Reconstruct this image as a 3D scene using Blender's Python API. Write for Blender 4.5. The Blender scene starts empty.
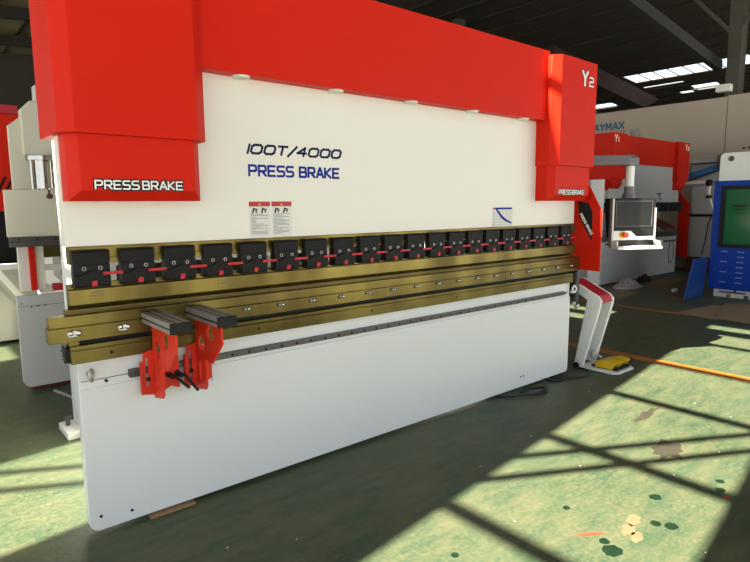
import bpy, bmesh, math, random
from mathutils import Vector, Matrix
random.seed(7)
S = bpy.context.scene
COL = S.collection
# ---------------------------------------------------------------- materials
def new_mat(name):
    m = bpy.data.materials.new(name); m.use_nodes = True
    nt = m.node_tree; b = nt.nodes['Principled BSDF']
    return m, nt, b
def paint(name, col, rough=.4, metal=0., var=.06, scale=6., spec=.5, bump=0., rvar=.1):
    m, nt, b = new_mat(name)
    tc = nt.nodes.new('ShaderNodeTexCoord'); nz = nt.nodes.new('ShaderNodeTexNoise')
    nz.inputs['Scale'].default_value = scale; nz.inputs['Detail'].default_value = 4
    nt.links.new(tc.outputs['Object'], nz.inputs['Vector'])
    mx = nt.nodes.new('ShaderNodeMix'); mx.data_type = 'RGBA'
    mx.inputs['A'].default_value = (*[max(0, c * (1 - var)) for c in col], 1)
    mx.inputs['B'].default_value = (*[min(1, c * (1 + var)) for c in col], 1)
    nt.links.new(nz.outputs['Fac'], mx.inputs['Factor'])
    nt.links.new(mx.outputs['Result'], b.inputs['Base Color'])
    mr = nt.nodes.new('ShaderNodeMapRange')
    mr.inputs['To Min'].default_value = max(.02, rough - rvar); mr.inputs['To Max'].default_value = min(1, rough + rvar)
    nt.links.new(nz.outputs['Fac'], mr.inputs['Value']); nt.links.new(mr.outputs['Result'], b.inputs['Roughness'])
    b.inputs['Metallic'].default_value = metal
    b.inputs['Specular IOR Level'].default_value = spec
    if bump:
        bp = nt.nodes.new('ShaderNodeBump'); bp.inputs['Strength'].default_value = bump
        nt.links.new(nz.outputs['Fac'], bp.inputs['Height']); nt.links.new(bp.outputs['Normal'], b.inputs['Normal'])
    return m
def floor_mat():
    m, nt, b = new_mat('green_floor_paint')
    N = nt.nodes.new; L = nt.links.new
    tc = N('ShaderNodeTexCoord')
    def noise(scale, rot, sc, det=6, rough=.6):
        mp = N('ShaderNodeMapping'); mp.inputs['Rotation'].default_value = (0, 0, rot); mp.inputs['Scale'].default_value = sc
        L(tc.outputs['Object'], mp.inputs['Vector'])
        n = N('ShaderNodeTexNoise'); n.inputs['Scale'].default_value = scale; n.inputs['Detail'].default_value = det
        n.inputs['Roughness'].default_value = rough; L(mp.outputs['Vector'], n.inputs['Vector']); return n
    def ramp(n, a, bb):
        r = N('ShaderNodeValToRGB'); r.color_ramp.elements[0].position = a; r.color_ramp.elements[1].position = bb
        L(n.outputs['Fac'], r.inputs['Fac']); return r
    def mix(f, A, B, scale=1.):
        x = N('ShaderNodeMix'); x.data_type = 'RGBA'
        if scale != 1.:
            mu = N('ShaderNodeMath'); mu.operation = 'MULTIPLY'; mu.inputs[1].default_value = scale
            L(f, mu.inputs[0]); f = mu.outputs[0]
        L(f, x.inputs['Factor'])
        for k, v in (('A', A), ('B', B)):
            if isinstance(v, tuple): x.inputs[k].default_value = (*v, 1)
            else: L(v, x.inputs[k])
        return x.outputs['Result']
    big = ramp(noise(.9, 0, (1, 1, 1), 4), .38, .62)
    streak = ramp(noise(2.6, .35, (1, 3.2, 1), 10, .75), .40, .66)
    streak2 = ramp(noise(5, -.5, (1, 4, 1), 10, .75), .5, .7)
    fine = ramp(noise(40, 0, (1, 1, 1), 6, .75), .45, .75)
    grn = ramp(noise(3.2, .5, (1, 2.2, 1), 5), .56, .72)
    c = mix(big.outputs['Color'], (.026, .058, .031), (.05, .078, .043))
    c = mix(streak.outputs['Color'], c, (.15, .132, .07), .5)
    c = mix(streak2.outputs['Color'], c, (.14, .125, .07), .35)
    c = mix(fine.outputs['Color'], c, (.17, .155, .09), .5)
    c = mix(grn.outputs['Color'], c, (.021, .063, .027), .55)
    # object axes split out here; the colour takes nothing from them
    sp = N('ShaderNodeSeparateXYZ'); L(tc.outputs['Object'], sp.inputs['Vector'])
    L(c, b.inputs['Base Color'])
    mr = N('ShaderNodeMapRange'); mr.inputs['To Min'].default_value = .38; mr.inputs['To Max'].default_value = .7
    L(fine.outputs['Color'], mr.inputs['Value']); L(mr.outputs['Result'], b.inputs['Roughness'])
    bp = N('ShaderNodeBump'); bp.inputs['Strength'].default_value = .12; bp.inputs['Distance'].default_value = .01
    L(fine.outputs['Color'], bp.inputs['Height']); L(bp.outputs['Normal'], b.inputs['Normal'])
    b.inputs['Specular IOR Level'].default_value = .2
    return m
def brass_mat(name, col, dark, rough=.34):
    m, nt, b = new_mat(name); N = nt.nodes.new; L = nt.links.new
    tc = N('ShaderNodeTexCoord')
    mp = N('ShaderNodeMapping'); mp.inputs['Scale'].default_value = (1.6, 1, .7); L(tc.outputs['Object'], mp.inputs['Vector'])
    n = N('ShaderNodeTexNoise'); n.inputs['Scale'].default_value = 2.0; n.inputs['Detail'].default_value = 5; L(mp.outputs['Vector'], n.inputs['Vector'])
    mp2 = N('ShaderNodeMapping'); mp2.inputs['Scale'].default_value = (1, 60, 60); L(tc.outputs['Object'], mp2.inputs['Vector'])
    n2 = N('ShaderNodeTexNoise'); n2.inputs['Scale'].default_value = 3; n2.inputs['Detail'].default_value = 3; L(mp2.outputs['Vector'], n2.inputs['Vector'])
    r = N('ShaderNodeValToRGB'); r.color_ramp.elements[0].position = .35; r.color_ramp.elements[1].position = .65
    r.color_ramp.elements[0].color = (*dark, 1); r.color_ramp.elements[1].color = (*col, 1)
    L(n.outputs['Fac'], r.inputs['Fac'])
    x = N('ShaderNodeMix'); x.data_type = 'RGBA'; x.blend_type = 'MULTIPLY'; x.inputs['Factor'].default_value = .35
    L(r.outputs['Color'], x.inputs['A']); L(n2.outputs['Fac'], x.inputs['B'])
    L(x.outputs['Result'], b.inputs['Base Color'])
    b.inputs['Metallic'].default_value = .75; b.inputs['Roughness'].default_value = rough
    return m
M = {
 'floor': floor_mat(),
 'white': paint('white_enamel', (.80, .78, .705), .33, var=.015, scale=2.5, rvar=.04),
 'bedwhite': paint('cool_white_enamel', (.80, .80, .785), .22, var=.015, scale=2, rvar=.04),
 'cream': paint('cream_enamel', (.60, .57, .47), .45, var=.05),
 'lgrey': paint('light_grey_enamel', (.50, .50, .49), .4, var=.04, scale=3),
 'red': paint('red_enamel', (.62, .018, .006), .42, var=.04, scale=3, rvar=.05, spec=.1),
 'redarm': paint('vermilion_enamel', (.70, .036, .014), .42, var=.04, scale=9, spec=.25),
 'brass': brass_mat('yellow_chromate_steel', (.235, .185, .045), (.085, .062, .013), .3),
 'brass2': brass_mat('darker_chromate_steel', (.20, .15, .045), (.12, .08, .025), .45),
 'black': paint('black_oxide', (.009, .009, .0095), .5, var=.2, scale=12, spec=.18),
 'blackp': paint('black_plastic', (.012, .012, .013), .5, var=.1, spec=.22),
 'dgrey': paint('dark_grey_metal', (.075, .07, .068), .4, metal=.5, var=.2),
 'armgrey': paint('purplish_grey_enamel', (.15, .135, .15), .45),
 'rail': paint('rail_steel', (.11, .105, .095), .4, metal=.6, var=.2),
 'chrome': paint('chrome', (.8, .8, .8), .12, metal=1., var=.03),
 'alu': paint('aluminium', (.42, .40, .37), .38, metal=.55, var=.08, scale=20),
 'alusmooth': paint('bright_steel', (.42, .40, .36), .16, metal=1., var=.1),
 'clampred': paint('crimson_lever', (.50, .015, .02), .4, spec=.3),
 'blue': paint('blue_enamel', (.004, .045, .36), .4, spec=.2),
 'blue2': paint('dull_blue_sheet', (.012, .055, .22), .35, var=.1),
 'robot': paint('robot_blue', (.05, .22, .5), .45),
 'screen': paint('dark_screen_glass', (.007, .008, .008), .2, var=.02, spec=.2),
 'navy': paint('navy_ink', (.006, .01, .06), .5, spec=.15),
 'ink': paint('blue_ink', (.003, .022, .26), .5, spec=.15),
 'txtw': paint('white_lettering', (.85, .85, .82), .4, var=.01),
 'wallblue': paint('wall_letter_blue', (.02, .12, .24), .5),
 'labelred': paint('label_red', (.45, .012, .02), .4),
 'paper': paint('label_paper', (.72, .71, .66), .5, var=.03),
 'printing': paint('grey_print', (.25, .25, .25), .5),
 'yellow': paint('yellow_plastic', (.75, .48, .015), .4),
 'line': paint('orange_line_paint', (.36, .12, .016), .55, var=.3, scale=14),
 'roof': paint('brown_roof_sheet', (.038, .030, .019), .8, var=.3, scale=1.5),
 'rooflit': paint('brown_roof_sheet_lit', (.24, .20, .12), .8, var=.3, scale=1.5),  # same roof sheet in a paler colour, standing in for daylight near the opening
 'steel': paint('dark_roof_steel', (.018, .016, .015), .7, var=.2),
 'oxide': paint('oxide_red_girder', (.03, .009, .007), .6, var=.2),
 'column': paint('grey_column_paint', (.055, .052, .04), .6, var=.12),
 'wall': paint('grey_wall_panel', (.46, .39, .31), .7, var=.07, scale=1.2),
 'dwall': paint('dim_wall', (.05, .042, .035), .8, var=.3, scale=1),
 'ground': paint('outdoor_concrete', (.5, .48, .44), .9, var=.1, scale=.4),
 'card': paint('cardboard', (.26, .18, .105), .85, var=.15, scale=5),
 'wood': paint('raw_wood', (.30, .17, .085), .8, var=.2, scale=15),
 'plasticwrap': paint('crumpled_wrap', (.42, .38, .36), .4, var=.25, scale=12, bump=.5),
 'ventblue': paint('pale_blue_vent_edge', (.22, .3, .55), .5),
 'stain': paint('oil_stain', (.006, .02, .009), .4, var=.3, scale=20),
 'palestain': paint('tan_stain', (.135, .112, .055), .7, var=.3, scale=25),
 'redstain': paint('red_paint_scrape', (.24, .05, .022), .6, var=.3, scale=25),
 'brownstain': paint('brown_dirt', (.028, .024, .012), .8, var=.4, scale=30),
 'estop': paint('red_button', (.75, .03, .015), .35),
 'cable': paint('black_cable', (.012, .012, .012), .5),
 'lamp': paint('frosted_lens', (.72, .76, .68), .4),
 'oxred': paint('dark_red_steel', (.10, .012, .01), .6, var=.2),
}
def glass_green():
    m, nt, b = new_mat('green_laser_glass')
    b.inputs['Base Color'].default_value = (.0, .16, .045, 1); b.inputs['Roughness'].default_value = .12
    b.inputs['Transmission Weight'].default_value = .25
    return m
M['greenglass'] = glass_green()
# ---------------------------------------------------------------- mesh helpers
class MB:
    def __init__(s, off=(0, 0, 0)):
        s.bm = bmesh.new(); s.off = Vector(off)
    def verts(s, pts): return [s.bm.verts.new(p) for p in pts]
    def face(s, vs):
        try: return s.bm.faces.new(vs)
        except ValueError: return None
    def box(s, x0, x1, y0, y1, z0, z1):
        x0, x1 = min(x0, x1), max(x0, x1); y0, y1 = min(y0, y1), max(y0, y1); z0, z1 = min(z0, z1), max(z0, z1)
        return s.loft([[(x0, y0, z0), (x1, y0, z0), (x1, y1, z0), (x0, y1, z0)], [(x0, y0, z1), (x1, y0, z1), (x1, y1, z1), (x0, y1, z1)]])
    def loft(s, loops, closed=True):
        L = [s.verts(l) for l in loops]; n = len(L[0])
        for a, b in zip(L, L[1:]):
            for i in range(n): s.face([a[i], a[(i + 1) % n], b[(i + 1) % n], b[i]])
        if closed: s.face(list(reversed(L[0]))); s.face(L[-1])
        return s
    def prism(s, pts, axis, a0, a1):
        f = {'x': lambda p, a: (a, p[0], p[1]), 'y': lambda p, a: (p[0], a, p[1]), 'z': lambda p, a: (p[0], p[1], a)}[axis]
        return s.loft([[f(p, a0) for p in pts], [f(p, a1) for p in pts]])
    def obox(s, p0, p1, w, h, up=(0, 0, 1)):
        p0, p1 = Vector(p0), Vector(p1); d = (p1 - p0).normalized(); r = d.cross(Vector(up))
        if r.length < 1e-4: r = d.cross(Vector((0, 1, 0)))
        r.normalize(); u = r.cross(d)
        c = lambda p: [p - r * w / 2 - u * h / 2, p + r * w / 2 - u * h / 2, p + r * w / 2 + u * h / 2, p - r * w / 2 + u * h / 2]
        return s.loft([c(p0), c(p1)])
    def cyl(s, p0, p1, r0, r1=None, n=20):
        r1 = r0 if r1 is None else r1
        p0, p1 = Vector(p0), Vector(p1); d = (p1 - p0).normalized()
        a = d.orthogonal().normalized(); b = d.cross(a)
        c = lambda p, r: [p + (a * math.cos(2 * math.pi * i / n) + b * math.sin(2 * math.pi * i / n)) * r for i in range(n)]
        return s.loft([c(p0, r0), c(p1, r1)])
    def torus(s, c, R, r, nrm=(0, 1, 0), n=28, k=10, sx=1., sz=1.):
        c = Vector(c); nn = Vector(nrm).normalized(); a = nn.orthogonal().normalized(); b = nn.cross(a)
        if abs(nn.z) < .9: a = Vector((0, 0, 1)).cross(nn).normalized(); b = nn.cross(a)
        rings = []
        for i in range(n):
            t = 2 * math.pi * i / n; e = a * math.cos(t) * sx + b * math.sin(t) * sz; o = e.normalized()
            rings.append(s.verts([c + e * R + (o * math.cos(2 * math.pi * j / k) + nn * math.sin(2 * math.pi * j / k)) * r for j in range(k)]))
        for i in range(n):
            A, B = rings[i], rings[(i + 1) % n]
            for j in range(k): s.face([A[j], B[j], B[(j + 1) % k], A[(j + 1) % k]])
        return s
    def ball(s, c, r, sx=1, sy=1, sz=1, u=16, v=10):
        mt = Matrix.Translation(c) @ Matrix.Diagonal((sx * r, sy * r, sz * r, 1))
        bmesh.ops.create_uvsphere(s.bm, u_segments=u, v_segments=v, radius=1, matrix=mt); return s
    def tube(s, pts, r, n=8):
        pts = [Vector(p) for p in pts]; loops = []
        a = None
        for i, p in enumerate(pts):
            d = (pts[min(i + 1, len(pts) - 1)] - pts[max(i - 1, 0)]).normalized()
            a = d.orthogonal().normalized() if a is None else (a - d * a.dot(d)).normalized()
            b = d.cross(a)
            loops.append([p + (a * math.cos(2 * math.pi * k / n) + b * math.sin(2 * math.pi * k / n)) * r for k in range(n)])
        return s.loft(loops)
    def plate(s, loops, axis, a0, a1):
        """2D outline with holes, extruded along axis"""
        cu = bpy.data.curves.new('tmp', 'CURVE'); cu.dimensions = '2D'; cu.fill_mode = 'BOTH'; cu.extrude = abs(a1 - a0) / 2
        for lp in loops:
            sp = cu.splines.new('POLY'); sp.points.add(len(lp) - 1); sp.use_cyclic_u = True
            for q, p in zip(sp.points, lp): q.co = (p[0], p[1], 0, 1)
        ob = bpy.data.objects.new('tmp', cu); COL.objects.link(ob)
        me = bpy.data.meshes.new_from_object(ob.evaluated_get(bpy.context.evaluated_depsgraph_get()))
        c = (a0 + a1) / 2
        for v in me.vertices:
            x, y, z = v.co
            v.co = {'x': (c + z, x, y), 'y': (x, c - z, y), 'z': (x, y, c + z)}[axis]
        s.bm.from_mesh(me)
        bpy.data.objects.remove(ob); bpy.data.curves.remove(cu); bpy.data.meshes.remove(me)
        return s
    def build(s, name, mat, parent=None, loc=(0, 0, 0), bevel=0., smooth=True, seg=2):
        bmesh.ops.remove_doubles(s.bm, verts=s.bm.verts[:], dist=1e-6)
        bmesh.ops.recalc_face_normals(s.bm, faces=s.bm.faces[:])
        bmesh.ops.translate(s.bm, verts=s.bm.verts[:], vec=-s.off)
        me = bpy.data.meshes.new(name); s.bm.to_mesh(me); s.bm.free()
        me.materials.append(M[mat] if isinstance(mat, str) else mat)
        if smooth:
            me.shade_smooth(); me.set_sharp_from_angle(angle=math.radians(32))
        o = bpy.data.objects.new(name, me); COL.objects.link(o); o.location = loc
        if parent: o.parent = parent
        if bevel:
            bv = o.modifiers.new('bevel', 'BEVEL'); bv.width = bevel; bv.segments = seg; bv.limit_method = 'ANGLE'; bv.angle_limit = math.radians(35)
        return o
def tag(o, label, cat, group=None, kind=None):
    if label: o['label'] = label
    if cat: o['category'] = cat
    if group: o['group'] = group
    if kind: o['kind'] = kind
    return o
def thing(name, label, cat, loc=(0, 0, 0), rotz=0., group=None):
    o = bpy.data.objects.new(name, None); COL.objects.link(o); o.location = loc; o.rotation_euler = (0, 0, rotz)
    o.empty_display_size = .1
    return tag(o, label, cat, group)
def struct(mb, name, mat, label=None, **k):
    o = mb.build(name, mat, **k); o['kind'] = 'structure'
    if label: o['label'] = label
    return o
def circ(cx, cy, r, ry=None, n=28, rot=0.):
    ry = ry or r; out = []
    for i in range(n):
        t = 2 * math.pi * i / n; x, y = r * math.cos(t), ry * math.sin(t)
        out.append((cx + x * math.cos(rot) - y * math.sin(rot), cy + x * math.sin(rot) + y * math.cos(rot)))
    return out
def slot(cx, cy, w, h, n=8):
    r = w / 2; out = []
    for i in range(n + 1): t = math.pi * i / n; out.append((cx + r * math.cos(t), cy + h / 2 - r + r * math.sin(t)))
    for i in range(n + 1): t = math.pi + math.pi * i / n; out.append((cx + r * math.cos(t), cy - h / 2 + r + r * math.sin(t)))
    return out
def rrect(x0, y0, x1, y1, r, corners=(1, 1, 1, 1), n=6):
    out = []
    for k, (cx, cy, a) in enumerate(((x0 + r, y0 + r, 180), (x1 - r, y0 + r, 270), (x1 - r, y1 - r, 0), (x0 + r, y1 - r, 90))):
        if corners[k]:
            for i in range(n + 1):
                t = math.radians(a + 90 * i / n); out.append((cx + r * math.cos(t), cy + r * math.sin(t)))
        else: out.append(((x0, y0), (x1, y0), (x1, y1), (x0, y1))[k])
    return out
# stroke alphabet on a .62 x 1 cell
G = {
 'P': [[(0, 0), (0, 1), (.5, 1), (.62, .88), (.62, .57), (.5, .45), (0, .45)]],
 'R': [[(0, 0), (0, 1), (.5, 1), (.62, .88), (.62, .57), (.5, .45), (0, .45)], [(.28, .45), (.62, 0)]],
 'E': [[(.6, 1), (0, 1), (0, 0), (.6, 0)], [(0, .5), (.52, .5)]],
 'S': [[(.6, 1), (.12, 1), (0, .88), (0, .62), (.12, .5), (.5, .5), (.62, .38), (.62, .12), (.5, 0), (0, 0)]],
 'B': [[(0, 0), (0, 1), (.48, 1), (.58, .9), (.58, .6), (.48, .5), (0, .5)], [(.48, .5), (.62, .4), (.62, .1), (.5, 0), (0, 0)]],
 'A': [[(0, 0), (.31, 1), (.36, 1), (.66, 0)], [(.12, .3), (.54, .3)]],
 'K': [[(0, 0), (0, 1)], [(.58, 1), (.1, .5), (.6, 0)]],
 'Y': [[(0, 1), (.31, .5), (.62, 1)], [(.31, .5), (.31, 0)]],
 'M': [[(0, 0), (.05, 1), (.36, .35), (.67, 1), (.72, 0)]],
 'X': [[(0, 0), (.62, 1)], [(0, 1), (.62, 0)]],
 'I': [[(.0, 0), (.0, 1)]],
 'O': [[(.16, 0), (.0, .2), (0, .8), (.16, 1), (.62, 1), (.78, .8), (.78, .2), (.62, 0), (.16, 0)]],
 'T': [[(0, 1), (.7, 1)], [(.35, 1), (.35, 0)]],
 '/': [[(0, -.15), (.55, 1.05)]],
 '4': [[(.55, 0), (.55, 1), (0, .32), (.74, .32)]],
 '2': [[(0, 1), (.5, 1), (.6, .88), (.6, .6), (.5, .5), (.12, .5), (0, .4), (0, 0), (.62, 0)]],
 '1': [[(.05, .8), (.3, 1), (.3, 0)]],
 '机': [[(0, .7), (.42, .7)], [(.21, 1), (.21, 0)], [(.21, .65), (.0, .25)], [(.21, .65), (.38, .4)], [(.55, .9), (.55, .35), (.45, 0)], [(.55, .9), (.85, .9), (.85, .1), (1, .1), (1, .25)]],
 '光': [[(.5, 1), (.5, .55)], [(.15, .9), (.28, .65)], [(.85, .9), (.7, .65)], [(0, .52), (1, .52)], [(.38, .52), (.32, .2), (.05, 0)], [(.62, .52), (.62, .08), (.95, .08), (.95, .22)]],
}
def adv0(ch): return {'I': .22, ' ': .42, 'O': 1.02, 'T': .92, '4': .98, '/': .72, 'M': .98, '机': 1.25, '光': 1.25}.get(ch, .86)
def lettering(text, origin, right, up, height, width, stroke, depth, mb, shear=0., grow=0., gap=.42):
    adv = lambda c: gap if c == ' ' else adv0(c)
    """raised stroke letters in the plane (right, up); normal = right x up"""
    o, r, u = Vector(origin), Vector(right).normalized(), Vector(up).normalized(); nrm = r.cross(u)
    tot = sum(adv(c) for c in text) - (adv(text[-1]) - .66)
    sx = width / tot; x = 0; w = stroke / 2 + grow
    for ch in text:
        for line in G.get(ch, []):
            for (ax, ay), (bx, by) in zip(line, line[1:]):
                A = Vector(((x + ax) * sx + shear * ay * height, ay * height)); B = Vector(((x + bx) * sx + shear * by * height, by * height))
                d = (B - A).normalized(); p = Vector((-d.y, d.x)) * w; A = A - d * w * .8; B = B + d * w * .8
                q = [A - p, B - p, B + p, A + p]
                depth += .00004
                mb.loft([[o + r * v.x + u * v.y for v in q], [o + r * v.x + u * v.y + nrm * depth for v in q]])
        x += adv(ch)
def dup(o, dx=(0, 0, 0), parent=None):
    c = o.copy(); COL.objects.link(c); c.parent = parent or o.parent; c.location = Vector(o.location) + Vector(dx)
    for ch in list(o.children):
        g = ch.copy(); COL.objects.link(g); g.parent = c
    return c

# ---------------------------------------------------------------- building shell
SX, SY = 1.10, -.05            # sun travels (+SX, SY, -1)
RIDGE, ZR, SL = 9., 8.3, .08
def hz(x): return ZR - SL * abs(x - RIDGE)
def up(xf, yf):               # roof point that shades floor point (xf, yf), left slope
    X = (xf - SX * (ZR - SL * RIDGE)) / (1 + SX * SL); h = hz(X); return (X, yf - SY * h)
def strip(lo, hi, xa, xb, k=.145):
    return [up(xa, lo + k * xa), up(xb, lo + k * xb), up(xb, hi + k * xb), up(xa, hi + k * xa)]
left_holes = []
for lo, hi in ((-2.19, -1.09), (.16, 1.24), (3.95, 4.66)):
    left_holes.append(strip(lo, hi, -1.6, 6.74)); left_holes.append(strip(lo, hi, 6.98, 7.28))
XL, XR, YF, YB = -11.5, 33., -5.8, 26.
fl = MB(); fl.box(XL, XR, YF, YB, -.2, 0)
floor = struct(fl, 'floor', 'floor', 'worn green painted concrete floor', smooth=False)
g = MB(); g.box(-90, 110, -90, 110, -.26, -.205)
struct(g, 'ground', 'ground', 'pale concrete yard outside the hall', smooth=False)
def roof(name, xa, xb, holes, mt='roof'):
    m = MB(); m.plate([[(xa, YF), (xb, YF), (xb, YB), (xa, YB)]] + holes, 'z', 0, .05)
    for v in m.bm.verts: v.co.z += hz(v.co.x)
    bmesh.ops.recalc_face_normals(m.bm, faces=m.bm.faces[:])
    return struct(m, name, mt, smooth=False)
roof('ceiling', XL, RIDGE, left_holes, 'rooflit')
rh = [[(24.6, 4.2), (25.9, 4.2), (25.9, 10.3), (24.6, 10.3)], [(26.7, 8.6), (26.95, 8.6), (26.95, 10.4), (26.7, 10.4)],
      [(27.7, 7.6), (28.7, 7.6), (28.7, 8.7), (27.7, 8.7)], [(28.3, 8.9), (28.9, 8.9), (28.9, 9.5), (28.3, 9.5)], [(28.6, 12.9), (29.6, 12.9), (29.6, 14.2), (28.6, 14.2)]]
roof('ceiling', RIDGE, XR, rh)
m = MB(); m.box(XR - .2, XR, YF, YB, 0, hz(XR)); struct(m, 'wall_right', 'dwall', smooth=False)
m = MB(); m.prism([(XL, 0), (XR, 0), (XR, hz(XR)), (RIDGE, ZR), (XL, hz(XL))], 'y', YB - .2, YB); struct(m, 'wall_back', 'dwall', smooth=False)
m = MB(); m.box(XL, XR, YF, YF + .2, 4.2, 6.3); m.box(.4, 4.2, YF, YF + .2, 1.1, 4.2); struct(m, 'front_light_baffle', 'dwall', smooth=False)  # unseen wall, shaped to steer daylight between floor and machine front
# purlins along Y
x = -6.25 - 1.075 * 4; n = 0
while x < XR - .5:
    if 24.5 < x < 26: x += 1.075; continue
    m = MB(); z = hz(x); m.box(x - .025, x + .025, YF + .05, YB - .25, z - .075, z - .005)
    struct(m, 'purlin', 'steel', smooth=False)
    x += 1.075
# seams that grid the far skylight
for yy in [4.8 + .6 * i for i in range(9)]:
    m = MB(); m.obox((24.6, yy, hz(24.6) + .02), (25.9, yy, hz(25.9) + .02), .03, .03); struct(m, 'glazing_bar', 'column', smooth=False)
# brace rods under the sunny bays (two parallel angles, crossing the roof lights)
def rod(a, b, w=.05):
    A = up(*a); B = up(*b); m = MB(); m.obox((A[0], A[1], hz(A[0]) - .17), (B[0], B[1], hz(B[0]) - .17), w, .05); struct(m, 'roof_brace', 'steel', smooth=False)
for dx, dy in ((0, 0), (-2.55, 1.88), (-.5, 5.1)):
    rod((1.2 + dx, -.10 + dy), (4.9 + dx, -2.15 + dy), .05); rod((1.2 + dx, -.39 + dy), (4.9 + dx, -2.38 + dy), .05)
# rafters along X
for yy in (-3.0, 14.2, 18.6, 22.2):
    m = MB(); m.prism([(XL, hz(XL) - .42), (RIDGE, ZR - .5), (XR, hz(XR) - .42), (XR, hz(XR) - .14), (RIDGE, ZR - .14), (XL, hz(XL) - .14)], 'y', yy - .12, yy + .12)
    struct(m, 'rafter', 'steel', smooth=False)
# rafter that comes down on to the visible column, and the column with its knee braces
m = MB(); m.prism([(14.9, 4.66), (14.9, 4.9), (6.5, 5.98), (6.5, 5.78)], 'y', 2.78, 2.92); struct(m, 'rafter', 'steel', smooth=False)
m = MB(); m.box(14.5, 14.85, 2.28, 2.33, 0, hz(14.5) - .14); m.box(14.5, 14.85, 2.50, 2.55, 0, hz(14.5) - .14); m.box(14.64, 14.7, 2.33, 2.50, 0, hz(14.5) - .14)
m.box(14.49, 14.5, 2.28, 2.55, 0, hz(14.5) - .14)
struct(m, 'column', 'column', 'grey steel column behind the partition', smooth=False)
for yy, zz in ((1.35, 6.6), (3.7, 6.75)):
    m = MB(); m.obox((14.55, 2.45, 5.35), (14.55, yy, zz), .08, .08); struct(m, 'column_brace', 'column', smooth=False)
for yy in (-6., 10.8, 19.):
    m = MB(); m.box(14.5, 14.8, yy, yy + .3, 0, hz(14.5) - .14); struct(m, 'column', 'column', smooth=False)
for xx in (XL + .3,):
    for yy in (-5.7, -1.5, 7.5, 13.5, 19.5):
        m = MB(); m.box(xx, xx + .3, yy, yy + .3, 0, hz(xx) - .14); struct(m, 'column', 'column', smooth=False)
m = MB(); m.box(15.0, 15.45, 1.9, 1.92, 3.6, 6.2); m.cyl((15.0, 1.98, 0), (15.0, 1.98, 7.5), .05); struct(m, 'downpipe', 'card', smooth=False)
# crane girders with bracket plates
m = MB(); m.box(7.0, 7.3, 4.0, 24.5, 6.1, 6.12); m.box(7.12, 7.16, 4.0, 24.5, 5.5, 6.1); m.box(7.0, 7.3, 4.0, 24.5, 5.48, 5.5)
for i in range(26): m.box(7.02, 7.28, 4.2 + .8 * i, 4.22 + .8 * i, 5.5, 6.1)
m.build('crane_girder', 'steel', smooth=False)['kind'] = 'structure'
m = MB(); m.box(7.0, 7.3, 3.6, 24.5, 6.125, 6.2); struct(m, 'crane_rail', 'oxide', smooth=False)
m = MB(); m.prism([(17, 6.85), (25.0, 5.95), (23.7, 5.48), (17, 6.25)], 'y', 8.8, 9.0); struct(m, 'crane_girder', 'oxide', smooth=False)
# partition wall with panel joints and company lettering
WZ = 3.9
m = MB(); m.box(14.0, 14.18, -5.7, 2.29, 0, WZ + .02); struct(m, 'wall_partition', 'wall', 'grey partition wall panel right of the joint', smooth=False)
pw = MB(); pw.box(14.0, 14.18, 2.305, 18, 0, WZ); pwall = struct(pw, 'wall_partition', 'wall', 'grey partition wall panel with blue lettering', smooth=False)
m = MB(); m.box(14.02, 14.16, 2.285, 2.31, 0, WZ); struct(m, 'trim_1', 'steel', smooth=False)
m = MB(); lettering('AYMAX', (13.999, 5.49, 3.455), (0, -1, 0), (0, 0, 1), .16, .82, .035, .012, m); m.build('wall_lettering', 'wallblue', pwall, smooth=False)
m = MB(); lettering('光机', (13.999, 4.87, 3.18), (0, -1, 0), (0, 0, 1), .24, .53, .026, .01, m); m.build('wall_lettering', 'printing', pwall, smooth=False)
for yy, lab in ((1.78, 'right one'), (1.88, 'left one')):
    m = MB(); m.box(13.99, 14.0, yy, yy + .05, 2.72, 2.76); tag(m.build('wall_socket', 'steel', smooth=False), 'small dark fitting high on the partition above the white cabinet, ' + lab + ' of the pair', 'wall fitting')
# floor markings, stains
m = MB(); m.box(4.97, 5.12, -5.7, 9.5, .0, .002); struct(m, 'trim_2', 'line', 'orange floor line nearest the machine', smooth=False)
m = MB(); m.box(7.72, 7.82, -.35, 14, .0, .002); struct(m, 'trim_3', 'line', smooth=False)
def blob(mat, cx, cy, rx, ry, rot=0., name='stain', jag=.18, seed=0):
    rnd = random.Random(seed + int(cx * 100)); pts = []
    for i in range(18):
        t = 2 * math.pi * i / 18; k = 1 + rnd.uniform(-jag, jag); a, b = rx * k * math.cos(t), ry * k * math.sin(t)
        pts.append((cx + a * math.cos(rot) - b * math.sin(rot), cy + a * math.sin(rot) + b * math.cos(rot)))
    q = MB(); q.prism(pts, 'z', .0001, .0012); return q.build(name, mat, floor, smooth=False)
for cx, cy, r in ((1.76, -1.635, .048), (1.80, -1.575, .027), (2.13, -1.66, .028), (2.16, -1.72, .034), (2.38, -1.545, .035), (2.72, -1.74, .03), (2.83, -1.7, .025), (1.2, -1.2, .02), (1.93, -1.30, .02)):
    blob('stain', cx, cy, r, r * .85, jag=.12)
blob('palestain', 1.98, -1.60, .06, .03, .3); blob('palestain', 1.95, -1.655, .05, .025, .3); blob('palestain', 2.08, -1.575, .06, .03, .3)
blob('redstain', 1.80, -1.50, .075, .014, -.6); blob('redstain', 2.66, -1.79, .03, .015)
blob('brownstain', 3.04, -1.33, .16, .09, .2, jag=.4); blob('brownstain', 3.55, -.95, .2, .03, .1, jag=.5)
rnd = random.Random(3)
for i in range(46):
    px, py = rnd.uniform(.2, 6.2), rnd.uniform(-2.4, -.2)
    blob('paper', px, py, rnd.uniform(.002, .006), rnd.uniform(.002, .005), name='paint_chip', jag=.5, seed=i)

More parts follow.
